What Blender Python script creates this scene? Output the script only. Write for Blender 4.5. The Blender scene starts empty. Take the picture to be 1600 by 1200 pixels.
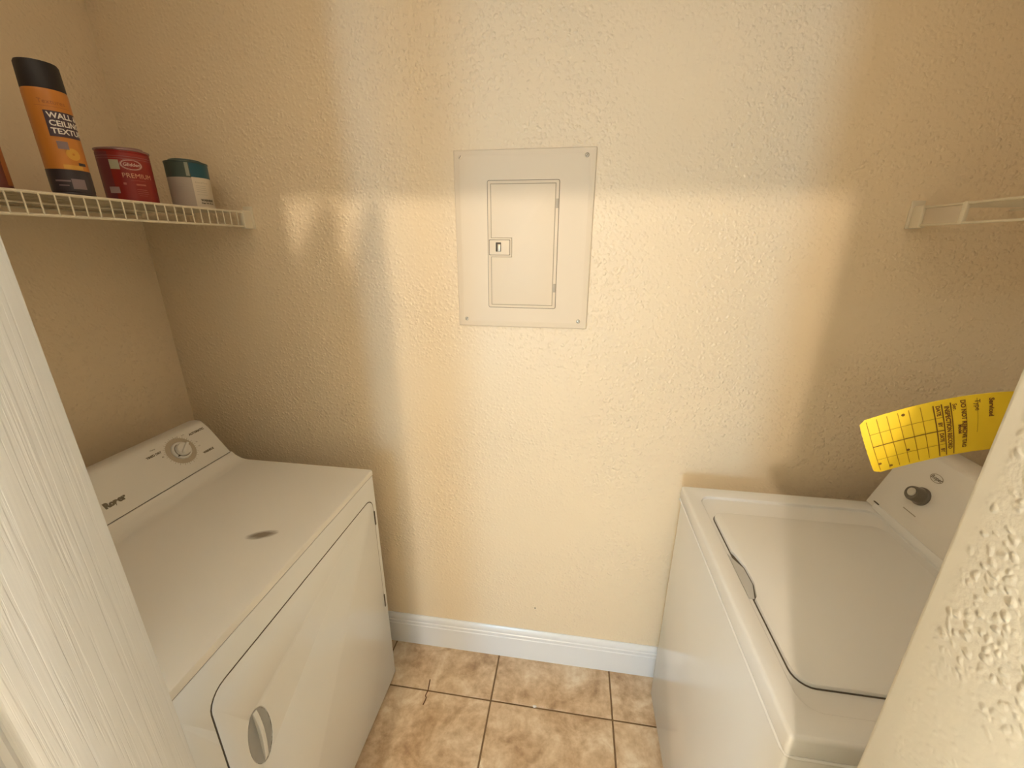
import bpy, bmesh, math, random
from mathutils import Vector, Matrix
random.seed(7)
PI = math.pi
sc = bpy.context.scene
COL = sc.collection

# ------------------------------------------------------------------ camera
CX, CY, CZ = 0.0833, -1.252, 1.6072
YAW, PITCH, ROLL, F_PX = 0.1464, -0.326, 0.0047, 646.26
fw = Vector((-math.sin(YAW) * math.cos(PITCH), math.cos(YAW) * math.cos(PITCH), math.sin(PITCH)))
r0 = Vector((math.cos(YAW), math.sin(YAW), 0)); u0 = r0.cross(fw)
rt = math.cos(ROLL) * r0 + math.sin(ROLL) * u0
up = -math.sin(ROLL) * r0 + math.cos(ROLL) * u0
cam = bpy.data.objects.new('camera', bpy.data.cameras.new('camera'))
cam.data.sensor_width = 36.0
cam.data.lens = F_PX * 36.0 / 1600.0
cam.data.clip_start = 0.01
cam.matrix_world = Matrix(((rt.x, up.x, -fw.x, CX), (rt.y, up.y, -fw.y, CY), (rt.z, up.z, -fw.z, CZ), (0, 0, 0, 1)))
COL.objects.link(cam); sc.camera = cam

# ------------------------------------------------------------------ world, light, exposure
sc.view_settings.view_transform = 'Standard'
sc.view_settings.look = 'None'
sc.view_settings.gamma = 1.0
sc.view_settings.use_curve_mapping = False
sc.view_settings.exposure = 0.07
w = bpy.data.worlds.new('sky'); sc.world = w; w.use_nodes = True
w.node_tree.nodes['Background'].inputs[0].default_value = (0.62, 0.78, 1.0, 1)
w.node_tree.nodes['Background'].inputs[1].default_value = 1.0
BULB = 1180.0          # radiance of the hall bulb
HALL_FILL = 100.0         # radiance of the fill light added in the hall
BULB_COL = (1.0, 0.845, 0.65)
CLOSET_FILL_COL = (1.0, 0.85, 0.68)
HALL_FILL_COL = (0.92, 1.0, 0.92)
CLOSET_FILL = 4.9         # radiance of the fill light added inside the closet
DAY = 42.0
day = bpy.data.objects.new('window_daylight', bpy.data.lights.new('window_daylight', 'AREA'))
day.data.shape = 'RECTANGLE'; day.data.size = 0.36; day.data.size_y = 0.8
day.data.color = (0.36, 0.68, 1.0); day.data.energy = DAY
day.location = (-0.62, -4.07, 1.08); day.rotation_euler = (PI / 2, 0, 0)   # shines towards +Y through the hall window
COL.objects.link(day)

# ------------------------------------------------------------------ materials
def mat(name, col, rough=0.5, metal=0.0, spec=0.5, emit=None, coat=0.0):
    m = bpy.data.materials.new(name); m.use_nodes = True
    b = m.node_tree.nodes['Principled BSDF']
    b.inputs['Base Color'].default_value = (*col, 1)
    b.inputs['Roughness'].default_value = rough
    b.inputs['Metallic'].default_value = metal
    b.inputs['Specular IOR Level'].default_value = spec
    if coat: b.inputs['Coat Weight'].default_value = coat; b.inputs['Coat Roughness'].default_value = 0.06
    if emit:
        b.inputs['Emission Color'].default_value = (*emit[0], 1); b.inputs['Emission Strength'].default_value = emit[1]
    return m
def N(m, t, **kw):
    n = m.node_tree.nodes.new(t)
    for k, v in kw.items(): setattr(n, k, v)
    return n
def L(m, a, b): m.node_tree.links.new(a, b)
def bsdf(m): return m.node_tree.nodes['Principled BSDF']
def ramp(m, src, stops, interp='LINEAR'):
    n = N(m, 'ShaderNodeValToRGB'); n.color_ramp.interpolation = interp
    e = n.color_ramp.elements
    while len(e) < len(stops): e.new(0.5)
    for i, (p, c) in enumerate(stops):
        e[i].position = p; e[i].color = (*c, 1) if len(c) == 3 else c
    L(m, src, n.inputs[0]); return n
def noise(m, vec, scale, detail=3, rough=0.5):
    n = N(m, 'ShaderNodeTexNoise'); n.inputs['Scale'].default_value = scale
    n.inputs['Detail'].default_value = detail; n.inputs['Roughness'].default_value = rough
    L(m, vec, n.inputs['Vector']); return n
def math_node(m, op, a, b):
    n = N(m, 'ShaderNodeMath', operation=op)
    for i, x in enumerate((a, b)):
        if isinstance(x, (int, float)): n.inputs[i].default_value = x
        elif x is not None: L(m, x, n.inputs[i])
    return n.outputs[0]
def geo_pos(m): return N(m, 'ShaderNodeNewGeometry').outputs['Position']

def wall_paint(name, col, strength=0.35, knock=False):
    """beige paint over sprayed orange-peel / knock-down texture"""
    m = mat(name, col, 0.36, spec=0.5)
    p = geo_pos(m)
    fine = noise(m, p, 240, 2.0, 0.5)
    warp = noise(m, p, 60, 2)
    wv = N(m, 'ShaderNodeVectorMath', operation='MULTIPLY_ADD')
    L(m, warp.outputs['Color'], wv.inputs[0]); wv.inputs[1].default_value = (0.012,) * 3; L(m, p, wv.inputs[2])
    vor = N(m, 'ShaderNodeTexVoronoi', feature='F1' if not knock else 'SMOOTH_F1'); vor.inputs['Scale'].default_value = 95 if not knock else 150
    if knock: vor.inputs['Smoothness'].default_value = 0.35
    L(m, wv.outputs[0], vor.inputs['Vector'])
    plate = ramp(m, vor.outputs['Distance'], [(0.06 if not knock else 0.10, (1, 1, 1)), (0.70 if not knock else 0.62, (0, 0, 0))], 'EASE')
    some = ramp(m, noise(m, p, 55 if not knock else 45, 2).outputs[0], [(0.40, (0.35 if not knock else 0.15,) * 3), (0.58, (1, 1, 1))])
    h = math_node(m, 'ADD', math_node(m, 'MULTIPLY', fine.outputs[0], 0.35), math_node(m, 'MULTIPLY', plate.outputs[0], some.outputs[0]))
    patch = noise(m, p, 2.3, 1.0)
    amt = ramp(m, patch.outputs[0], [(0.36, (0.30,) * 3), (0.60, (1, 1, 1))])
    h2 = math_node(m, 'MULTIPLY', h, amt.outputs[0])
    if knock:
        sep = N(m, 'ShaderNodeSeparateXYZ'); L(m, p, sep.inputs[0])
        edge = N(m, 'ShaderNodeMapRange', interpolation_type='SMOOTHSTEP')       # smooth metal corner bead
        edge.inputs['From Min'].default_value = -0.962; edge.inputs['From Max'].default_value = -0.974
        wob = math_node(m, 'ADD', sep.outputs[1], math_node(m, 'MULTIPLY', noise(m, p, 30, 2).outputs[0], 0.006))
        L(m, wob, edge.inputs['Value'])
        low = N(m, 'ShaderNodeMapRange', interpolation_type='SMOOTHSTEP')        # the sprayer left the lower part smooth
        low.inputs['From Min'].default_value = 1.31; low.inputs['From Max'].default_value = 1.40
        L(m, math_node(m, 'ADD', sep.outputs[2], math_node(m, 'MULTIPLY', noise(m, p, 14, 2).outputs[0], 0.04)), low.inputs['Value'])
        h2 = math_node(m, 'MULTIPLY', h, math_node(m, 'MULTIPLY', edge.outputs[0], math_node(m, 'ADD', math_node(m, 'MULTIPLY', low.outputs[0], 0.85), 0.15)))
    bmp = N(m, 'ShaderNodeBump'); bmp.inputs['Strength'].default_value = strength
    bmp.inputs['Distance'].default_value = 0.0022 if not knock else 0.0025
    L(m, h2, bmp.inputs['Height']); L(m, bmp.outputs[0], bsdf(m).inputs['Normal'])
    big = noise(m, p, 1.4, 3)
    mix = N(m, 'ShaderNodeMixRGB'); mix.inputs[1].default_value = (*[c * 0.975 for c in col], 1); mix.inputs[2].default_value = (*[min(1, c * 1.025) for c in col], 1)
    L(m, big.outputs[0], mix.inputs[0]); L(m, mix.outputs[0], bsdf(m).inputs['Base Color'])
    return m
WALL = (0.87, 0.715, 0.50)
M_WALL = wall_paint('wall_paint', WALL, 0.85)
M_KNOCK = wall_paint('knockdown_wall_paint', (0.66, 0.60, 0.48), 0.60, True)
M_PANEL = mat('panel_paint', (0.80, 0.67, 0.50), 0.5)
M_PANELDARK = mat('panel_gap', (0.22, 0.16, 0.10), 0.7)
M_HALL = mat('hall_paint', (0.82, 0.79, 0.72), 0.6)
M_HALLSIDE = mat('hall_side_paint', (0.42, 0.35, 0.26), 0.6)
M_CEIL = mat('ceiling_paint', (0.82, 0.78, 0.70), 0.8)
M_TRIM = mat('trim_gloss_white', (0.84, 0.84, 0.84), 0.25)

def appliance(name, col, rough, coat=0.0):
    m = mat(name, col, rough, coat=coat)
    p = geo_pos(m)
    n = noise(m, p, 260, 1)                                 # faint pebble of baked enamel
    bmp = N(m, 'ShaderNodeBump'); bmp.inputs['Strength'].default_value = 0.04; bmp.inputs['Distance'].default_value = 0.0006
    L(m, n.outputs[0], bmp.inputs['Height']); L(m, bmp.outputs[0], bsdf(m).inputs['Normal'])
    return m
M_WHITE = appliance('white_enamel', (0.88, 0.88, 0.86), 0.16)
M_WASH = appliance('washer_enamel', (0.84, 0.83, 0.80), 0.15)
M_PLASTIC = mat('white_plastic', (0.80, 0.76, 0.69), 0.35)
M_TOP = appliance('dryer_top_enamel', (0.86, 0.82, 0.75), 0.30)
def add_scuff(m):
    """dark rubbed scuff on the dryer top, a mark of its own at (-0.66, -0.49)"""
    p = geo_pos(m)
    mp = N(m, 'ShaderNodeMapping'); mp.vector_type = 'TEXTURE'
    mp.inputs['Location'].default_value = (-0.661, -0.492, 0.914); mp.inputs['Rotation'].default_value = (0, 0, 0.42)
    mp.inputs['Scale'].default_value = (0.050, 0.021, 0.03)
    L(m, p, mp.inputs['Vector'])
    grad = N(m, 'ShaderNodeTexGradient', gradient_type='SPHERICAL'); L(m, mp.outputs[0], grad.inputs[0])
    st = N(m, 'ShaderNodeMapping'); st.inputs['Scale'].default_value = (1.3, 6.0, 1); L(m, mp.outputs[0], st.inputs['Vector'])
    n = noise(m, st.outputs[0], 1.6, 4, 0.6)
    k = math_node(m, 'MULTIPLY', grad.outputs[0], math_node(m, 'MULTIPLY', n.outputs[0], 3.4))
    r = ramp(m, k, [(0.34, (0, 0, 0)), (1.0, (0.85, 0.85, 0.85))])
    mix = N(m, 'ShaderNodeMixRGB'); mix.inputs[1].default_value = bsdf(m).inputs['Base Color'].default_value
    mix.inputs[2].default_value = (0.16, 0.11, 0.06, 1); L(m, r.outputs[0], mix.inputs[0]); L(m, mix.outputs[0], bsdf(m).inputs['Base Color'])
add_scuff(M_TOP)
M_SEAM = mat('dark_seam', (0.10, 0.08, 0.055), 0.8)
M_INK = mat('brown_ink', (0.20, 0.16, 0.105), 0.6)
M_INK2 = mat('pale_ink', (0.42, 0.36, 0.27), 0.6)
M_RING = mat('dial_ring_print', (0.50, 0.42, 0.31), 0.5)
M_GREYINS = mat('grey_finger_pull', (0.55, 0.54, 0.51), 0.35)
M_KNOBGREY = mat('grey_knob', (0.16, 0.135, 0.10), 0.30)
M_KNOBCAP = mat('silver_knob_cap', (0.60, 0.56, 0.46), 0.30)
M_RUBBER = mat('black_rubber', (0.03, 0.03, 0.03), 0.8)
M_STEEL = mat('steel', (0.55, 0.48, 0.38), 0.45, 1.0)
M_WIRE = mat('vinyl_wire', (0.74, 0.65, 0.48), 0.4)
M_CLIP = mat('shelf_clip_plastic', (0.80, 0.71, 0.54), 0.45)

def tile_mat():
    m = mat('beige_stone_tile', (0.6, 0.45, 0.3), 0.38)
    p = geo_pos(m)
    oi = N(m, 'ShaderNodeObjectInfo')
    add = N(m, 'ShaderNodeVectorMath', operation='ADD'); L(m, p, add.inputs[0])
    sc_ = N(m, 'ShaderNodeVectorMath', operation='SCALE'); L(m, oi.outputs['Location'], sc_.inputs[0]); sc_.inputs['Scale'].default_value = 3.7
    L(m, sc_.outputs[0], add.inputs[1]); v = add.outputs[0]
    a = noise(m, v, 9, 6, 0.62); b = noise(m, v, 38, 4, 0.6)
    a.inputs['Distortion'].default_value = 0.6
    mx = math_node(m, 'ADD', math_node(m, 'MULTIPLY', a.outputs[0], 0.68), math_node(m, 'MULTIPLY', b.outputs[0], 0.32))
    r = ramp(m, mx, [(0.32, (0.34, 0.215, 0.12)), (0.44, (0.55, 0.38, 0.23)), (0.54, (0.70, 0.53, 0.35)), (0.66, (0.86, 0.74, 0.57))])
    L(m, r.outputs[0], bsdf(m).inputs['Base Color'])
    bmp = N(m, 'ShaderNodeBump'); bmp.inputs['Strength'].default_value = 0.25; bmp.inputs['Distance'].default_value = 0.002
    L(m, mx, bmp.inputs['Height']); L(m, bmp.outputs[0], bsdf(m).inputs['Normal'])
    return m
M_TILE = tile_mat()
M_GROUT = mat('brown_grout', (0.23, 0.145, 0.075), 0.9)

def door_mat():
    """white paint over embossed wood grain running up the door"""
    m = mat('white_woodgrain_door', (0.72, 0.74, 0.77), 0.36)
    p = geo_pos(m)
    mp = N(m, 'ShaderNodeMapping'); mp.inputs['Scale'].default_value = (1, 1, 0.020); L(m, p, mp.inputs['Vector'])
    n = noise(m, mp.outputs[0], 240, 2, 0.5); n.inputs['Distortion'].default_value = 0.2
    mp2 = N(m, 'ShaderNodeMapping'); mp2.inputs['Scale'].default_value = (1, 1, 0.03); L(m, p, mp2.inputs['Vector'])
    n2 = noise(m, mp2.outputs[0], 420, 2, 0.5)
    r = ramp(m, n.outputs[0], [(0.40, (0, 0, 0)), (0.52, (1, 1, 1))])
    h = math_node(m, 'ADD', r.outputs[0], math_node(m, 'MULTIPLY', n2.outputs[0], 0.4))
    bmp = N(m, 'ShaderNodeBump'); bmp.inputs['Strength'].default_value = 0.32; bmp.inputs['Distance'].default_value = 0.0006
    L(m, h, bmp.inputs['Height']); L(m, bmp.outputs[0], bsdf(m).inputs['Normal'])
    return m
M_DOOR = door_mat()
M_DOORSM = mat('white_door_moulding', (0.74, 0.76, 0.79), 0.22)

# ------------------------------------------------------------------ mesh helpers (world coordinates in, parent-relative out)
def origin(o):
    v = Vector((0, 0, 0))
    while o: v += Vector(o.location); o = o.parent
    return v
def obj(name, bm, m, parent=None, loc=None, smooth=30, kind=None):
    me = bpy.data.meshes.new(name)
    base = Vector(loc) if loc is not None else (origin(parent) if parent else Vector((0, 0, 0)))
    bmesh.ops.translate(bm, verts=bm.verts, vec=-base)
    bmesh.ops.recalc_face_normals(bm, faces=bm.faces) if smooth is not None else None
    bm.to_mesh(me); bm.free()
    if m: me.materials.append(m)
    if smooth:
        me.polygons.foreach_set('use_smooth', [True] * len(me.polygons)); me.set_sharp_from_angle(angle=math.radians(smooth))
    o = bpy.data.objects.new(name, me); COL.objects.link(o)
    o.parent = parent
    o.location = base - (origin(parent) if parent else Vector((0, 0, 0)))
    if kind: o['kind'] = kind
    return o
def thing(name, loc, label, cat, group=None):
    o = bpy.data.objects.new(name, None); o.empty_display_size = 0.1; o.location = loc; COL.objects.link(o)
    o['label'] = label; o['category'] = cat
    if group: o['group'] = group
    return o
def box(bm, x0, x1, y0, y1, z0, z1, bev=0.0, seg=2):
    t = bmesh.new()
    vs = [t.verts.new((x, y, z)) for x in (x0, x1) for y in (y0, y1) for z in (z0, z1)]
    for f in ((0, 1, 3, 2), (4, 6, 7, 5), (0, 4, 5, 1), (2, 3, 7, 6), (0, 2, 6, 4), (1, 5, 7, 3)):
        t.faces.new([vs[i] for i in f])
    bmesh.ops.recalc_face_normals(t, faces=t.faces)
    if bev: bmesh.ops.bevel(t, geom=list(t.edges), offset=bev, segments=seg, profile=0.5, affect='EDGES')
    merge(bm, t)
def merge(bm, t):
    me = bpy.data.meshes.new('tmp'); t.to_mesh(me); t.free(); bm.from_mesh(me); bpy.data.meshes.remove(me)
def B(*a, **k):
    bm = bmesh.new(); box(bm, *a, **k); return bm
def rrect(u0, u1, v0, v1, r, n=6):
    pts = []
    for cu, cv, a0 in ((u1 - r, v1 - r, 0), (u0 + r, v1 - r, PI / 2), (u0 + r, v0 + r, PI), (u1 - r, v0 + r, 1.5 * PI)):
        for i in range(n + 1):
            a = a0 + i / n * PI / 2
            pts.append((cu + r * math.cos(a), cv + r * math.sin(a)))
    return pts
AX = {'x': lambda u, v, d: (d, u, v), 'y': lambda u, v, d: (u, d, v), 'z': lambda u, v, d: (u, v, d)}
def prism(bm, pts, d0, d1, axis='z', bev=0.0, seg=2):
    """closed outline pts in the plane across axis, extruded from d0 to d1"""
    t = bmesh.new(); f = AX[axis]
    a = [t.verts.new(f(u, v, d0)) for u, v in pts]; b = [t.verts.new(f(u, v, d1)) for u, v in pts]
    n = len(pts)
    t.faces.new(a); top = t.faces.new(b[::-1])
    for i in range(n): t.faces.new((a[i], a[(i + 1) % n], b[(i + 1) % n], b[i]))
    bmesh.ops.recalc_face_normals(t, faces=t.faces)
    if bev:
        ed = [e for e in top.edges]
        bmesh.ops.bevel(t, geom=ed, offset=bev, segments=seg, profile=0.5, affect='EDGES')
    merge(bm, t)
def P(*a, **k):
    bm = bmesh.new(); prism(bm, *a, **k); return bm
def tube(bm, pts, r, seg=8):
    pts = [Vector(p) for p in pts]; rings = []
    for i, p in enumerate(pts):
        d = (pts[min(i + 1, len(pts) - 1)] - pts[max(i - 1, 0)]).normalized()
        a = d.cross(Vector((0, 0, 1)) if abs(d.z) < 0.9 else Vector((1, 0, 0))).normalized(); b = d.cross(a)
        rings.append([bm.verts.new(p + r * (math.cos(2 * PI * k / seg) * a + math.sin(2 * PI * k / seg) * b)) for k in range(seg)])
    for i in range(len(rings) - 1):
        for k in range(seg): bm.faces.new((rings[i][k], rings[i][(k + 1) % seg], rings[i + 1][(k + 1) % seg], rings[i + 1][k]))
    bm.faces.new(rings[0]); bm.faces.new(rings[-1])
def T(pts, r, seg=8):
    bm = bmesh.new(); tube(bm, pts, r, seg); return bm
def lathe(prof, seg=40, M=None):
    """profile (radius, height) turned about Z, closed at both ends, then moved by M"""
    bm = bmesh.new(); rings = []
    for r, z in prof:
        rings.append([bm.verts.new((max(r, 1e-5) * math.cos(2 * PI * k / seg), max(r, 1e-5) * math.sin(2 * PI * k / seg), z)) for k in range(seg)])
    for i in range(len(rings) - 1):
        for k in range(seg): bm.faces.new((rings[i][k], rings[i][(k + 1) % seg], rings[i + 1][(k + 1) % seg], rings[i + 1][k]))
    bm.faces.new(rings[0]); bm.faces.new(rings[-1])
    if M is not None: bmesh.ops.transform(bm, matrix=M, verts=bm.verts)
    return bm
def frame_on(point, normal, updir):
    """matrix with local x to the reader's right, y up the surface, z out of it"""
    n = Vector(normal).normalized(); u_ = Vector(updir); u_ = (u_ - n * u_.dot(n)).normalized(); x = u_.cross(n)
    return Matrix(((x.x, u_.x, n.x, point[0]), (x.y, u_.y, n.y, point[1]), (x.z, u_.z, n.z, point[2]), (0, 0, 0, 1)))
def text_bm(s, size, bold=0.0, align='CENTER', shear=0.0):
    cu = bpy.data.curves.new('t', 'FONT'); cu.body = s; cu.size = size; cu.align_x = align; cu.align_y = 'CENTER'
    cu.offset = bold; cu.shear = shear; cu.resolution_u = 3
    o = bpy.data.objects.new('t', cu); COL.objects.link(o)
    dg = bpy.context.evaluated_depsgraph_get(); dg.update()
    me = bpy.data.meshes.new_from_object(o.evaluated_get(dg))
    bm = bmesh.new(); bm.from_mesh(me)
    bpy.data.objects.remove(o); bpy.data.curves.remove(cu); bpy.data.meshes.remove(me)
    return bm
def quad_bm(x0, x1, y0, y1, nx=1):
    bm = bmesh.new()
    for i in range(nx):
        a, b = x0 + (x1 - x0) * i / nx, x0 + (x1 - x0) * (i + 1) / nx
        bm.faces.new([bm.verts.new(p) for p in ((a, y0, 0), (b, y0, 0), (b, y1, 0), (a, y1, 0))])
    bmesh.ops.remove_doubles(bm, verts=bm.verts, dist=1e-7)
    return bm
def ring_bm(r0, r1, a0=0, a1=2 * PI, n=40, sx=1.0):
    bm = bmesh.new(); prev = None
    for i in range(n + 1):
        a = a0 + (a1 - a0) * i / n
        cur = (bm.verts.new((sx * r0 * math.cos(a), r0 * math.sin(a), 0)), bm.verts.new((sx * r1 * math.cos(a), r1 * math.sin(a), 0)))
        if prev: bm.faces.new((prev[0], prev[1], cur[1], cur[0]))
        prev = cur
    return bm
def moved(bm, M):
    bmesh.ops.transform(bm, matrix=M, verts=bm.verts); return bm
def shift(bm, x, y, z=0.0, rot=0.0):
    return moved(bm, Matrix.Translation((x, y, z)) @ Matrix.Rotation(rot, 4, 'Z'))
def cyl_map(bm, cx, cy, z0, R, ang):
    """bend a flat drawing (x along the label, y up) round a can whose label centre faces direction ang"""
    bmesh.ops.triangulate(bm, faces=bm.faces)
    for v in bm.verts:
        a = ang + v.co.x / R
        rr = R + 0.0004 + v.co.z
        v.co = Vector((cx + rr * math.cos(a), cy + rr * math.sin(a), z0 + v.co.y))
    return bm
def boolean(o, cutter_bm, bev=0.0, seg=3, m=None):
    me = bpy.data.meshes.new('cut'); bmesh.ops.translate(cutter_bm, verts=cutter_bm.verts, vec=-origin(o)); 
    bmesh.ops.recalc_face_normals(cutter_bm, faces=cutter_bm.faces); cutter_bm.to_mesh(me); cutter_bm.free()
    c = bpy.data.objects.new('cut', me); COL.objects.link(c); c.location = origin(o)
    md = o.modifiers.new('b', 'BOOLEAN'); md.operation = 'DIFFERENCE'; md.object = c; md.solver = 'EXACT'
    if bev:
        bv = o.modifiers.new('v', 'BEVEL'); bv.width = bev; bv.segments = seg; bv.limit_method = 'ANGLE'; bv.angle_limit = math.radians(40)
    bpy.context.view_layer.update()
    dg = bpy.context.evaluated_depsgraph_get(); dg.update()
    nm = bpy.data.meshes.new_from_object(o.evaluated_get(dg))
    o.modifiers.clear(); old = o.data; o.data = nm; nm.name = old.name
    bpy.data.meshes.remove(old); bpy.data.objects.remove(c); bpy.data.meshes.remove(me)
    nm.polygons.foreach_set('use_smooth', [True] * len(nm.polygons)); nm.set_sharp_from_angle(angle=math.radians(32))

# ------------------------------------------------------------------ the room shell
XL, XR = -1.3197, 1.315           # laundry closet side walls
YF, YO = -0.953, -1.068           # closet face and hall face of the front wall
OL, OR, OH = -0.580, 0.366, 2.030 # opening: left jamb, right reveal, header
ZC = 2.47
HX0, HX1, HY = -2.3, 2.3, -4.0   # hall room
obj('wall_back', B(XL - 0.1, XR + 0.1, 0, 0.1, -0.05, ZC), M_WALL, kind='structure')
obj('wall_left', B(XL - 0.1, XL, YO, 0, -0.05, ZC), M_WALL, kind='structure')
obj('wall_right', B(XR, XR + 0.1, YO, 0, -0.05, ZC), M_WALL, kind='structure')
wf = obj('wall_front', B(HX0, OL, YO, YF, -0.05, ZC, bev=0.004), M_HALL, kind='structure')
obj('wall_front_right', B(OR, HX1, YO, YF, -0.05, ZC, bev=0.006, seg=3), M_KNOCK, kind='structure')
obj('wall_front_header', B(OL - 0.01, OR + 0.01, YO + 0.001, YF - 0.001, OH, ZC), M_HALL, kind='structure')
obj('wall_hall_left', B(HX0 - 0.1, HX0, HY, YO, -0.05, ZC), M_HALLSIDE, kind='structure')
obj('wall_hall_right', B(HX1, HX1 + 0.1, HY, YO, -0.05, ZC), M_HALLSIDE, kind='structure')
bm = bmesh.new()                                             # hall back wall with its window opening
WX0, WX1, WZ0, WZ1 = -0.85, -0.39, 0.60, 1.56
box(bm, HX0, WX0, HY - 0.1, HY, -0.05, ZC); box(bm, WX1, HX1, HY - 0.1, HY, -0.05, ZC)
box(bm, WX0, WX1, HY - 0.1, HY, -0.05, WZ0); box(bm, WX0, WX1, HY - 0.1, HY, WZ1, ZC)
obj('wall_hall_back', bm, M_HALL, kind='structure')
bm = bmesh.new()
for a in ((WX0, WX0 + 0.03, WZ0, WZ1), (WX1 - 0.03, WX1, WZ0, WZ1), (WX0, WX1, WZ0, WZ0 + 0.03), (WX0, WX1, WZ1 - 0.03, WZ1), (WX0, WX1, 1.14, 1.165)):
    box(bm, a[0], a[1], HY - 0.07, HY - 0.02, a[2], a[3])
obj('window_1', bm, M_TRIM, kind='structure')
obj('ceiling', B(HX0 - 0.1, HX1 + 0.1, HY - 0.1, 0.1, ZC, ZC + 0.1), M_CEIL, kind='structure')

wb = bpy.data.objects['wall_back']
obj('nail_hole', lathe([(0.0026, 0.0), (0.0026, 0.0005), (0.001, 0.0006)], 12, Matrix(((1, 0, 0, -0.006), (0, 0, -1, 0), (0, 1, 0, 0.26), (0, 0, 0, 1)))), M_SEAM, wb)

# floor: grout bed and single tiles
floor = obj('floor', B(HX0 - 0.1, HX1 + 0.1, HY - 0.1, 0.1, -0.06, -0.0035), M_GROUT, kind='structure')
TW, TX, TY, GAP = 0.443, -0.147, -0.1941, 0.0062
cache = {}
def tile(x0, x1, y0, y1):
    w_, h_ = round(x1 - x0, 4), round(y1 - y0, 4)
    c = ((x0 + x1) / 2, (y0 + y1) / 2, 0)
    if (w_, h_) in cache:
        o = bpy.data.objects.new('tile', cache[(w_, h_)]); COL.objects.link(o); o.parent = floor
    else:
        o = obj('tile', B(x0, x1, y0, y1, -0.006, 0.0, bev=0.0012, seg=1), M_TILE, floor, loc=c); cache[(w_, h_)] = o.data
    o.location = c
rows = [(-0.1941 + GAP / 2, -0.002)] + [(TY - TW * (k + 1) + GAP / 2, TY - TW * k - GAP / 2) for k in range(8)]
for ri, (y0, y1) in enumerate(rows):
    closet = y1 > YF
    lo, hi = (XL, XR) if closet else (HX0, HX1)
    for k in range(-7, 7):
        x0, x1 = TX + TW * k + GAP / 2, TX + TW * (k + 1) - GAP / 2
        if closet and ri >= 2: lo, hi = XL, XR
        x0, x1 = max(x0, lo + 0.001), min(x1, hi - 0.001)
        if x1 - x0 > 0.02: tile(x0, x1, y0, y1)

# baseboards: moulded profile, two beads under the rounded top
def baseboard(name, pts3, flip=1):
    (xa, ya), (xb, yb) = pts3
    prof = [(0, 0), (0.014, 0), (0.014, 0.100), (0.0115, 0.103), (0.0125, 0.110), (0.0125, 0.116), (0.0095, 0.119), (0.0105, 0.126), (0.009, 0.134), (0.006, 0.141), (0.003, 0.1455), (0, 0.146)]
    d = Vector((xb - xa, yb - ya, 0)).normalized(); n = Vector((-d.y, d.x, 0)) * flip
    bm = bmesh.new()
    a = [bm.verts.new((xa + n.x * t, ya + n.y * t, z)) for t, z in prof]; b = [bm.verts.new((xb + n.x * t, yb + n.y * t, z)) for t, z in prof]
    for i in range(len(prof)): j = (i + 1) % len(prof); bm.faces.new((a[i], a[j], b[j], b[i]))
    bm.faces.new(a); bm.faces.new(b)
    return obj(name, bm, M_TRIM, kind='structure', smooth=25)
baseboard('baseboard_back', ((XR - 0.001, -0.0005), (XL + 0.001, -0.0005)))
baseboard('baseboard_left', ((XL + 0.0005, -0.016), (XL + 0.0005, YF)))
baseboard('baseboard_right', ((XR - 0.0005, -0.016), (XR - 0.0005, YF)), -1)

# bifold door: two embossed leaves folded open into the hall at the left jamb
def leaf(name, x0, x1, ang, face):
    """a hollow-core leaf standing along -Y from its track end at y=-0.953; 'face' is the side (+1/-1 in X) carrying the mouldings"""
    w_, zb, zt = 0.440, 0.015, 1.988
    o = obj(name, B(x0, x1, -0.953 - w_, -0.953, zb, zt, bev=0.0025), M_DOOR, loc=((x0 + x1) / 2, -0.953, 0), kind='structure')
    xf = x1 if face > 0 else x0
    ya_, yb_ = -0.953 - w_ + 0.106, -0.953 - 0.106
    fields = ((0.22, 0.86), (0.98, 1.35), (1.47, 1.86))
    def loops_bm(steps, z0, z1):
        bm = bmesh.new(); loops = []
        for ins, h in steps:
            pts = rrect(ya_ + ins, yb_ - ins, z0 + ins, z1 - ins, max(0.001, 0.004 - ins * 0.2), 2)
            loops.append([bm.verts.new((xf + face * h, u, v)) for u, v in pts])
        for i in range(len(loops) - 1):
            n = len(loops[i])
            for k in range(n): bm.faces.new((loops[i][k], loops[i][(k + 1) % n], loops[i + 1][(k + 1) % n], loops[i + 1][k]))
        bm.faces.new(loops[-1]); bm.faces.new(loops[0])
        return bm
    for z0, z1 in fields:                                     # pressed wells with a sloped ovolo and a raised field
        boolean(o, loops_bm(((-0.003, 0.002), (0.006, -0.0045), (0.013, -0.0090), (0.016, -0.0096)), z0, z1))
        obj('panel_moulding', loops_bm(((0.012, -0.0105), (0.013, -0.0088), (0.016, -0.0076), (0.019, -0.0086), (0.021, -0.0089), (0.024, -0.0072), (0.045, -0.0015), (0.048, -0.0015)), z0, z1), M_DOORSM, o, smooth=24)
    for yy in (-0.985,):
        obj('pivot_pin', lathe([(0.004, 0), (0.004, OH - zt)], 12, Matrix.Translation(((x0 + x1) / 2, yy, zt))), M_STEEL, o)
    o.rotation_euler = (0, 0, ang)
    return o
leaf('door_1', -0.425, -0.390, 0.0, 1)
leaf('door_2', -0.515, -0.480, 0.0, -1)
bm = B(-0.423, -0.482 + 0.0, -1.389, -1.386, 0.9, 0.98)
obj('door_hinge', bm, M_STEEL, bpy.data.objects['door_1'])

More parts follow.
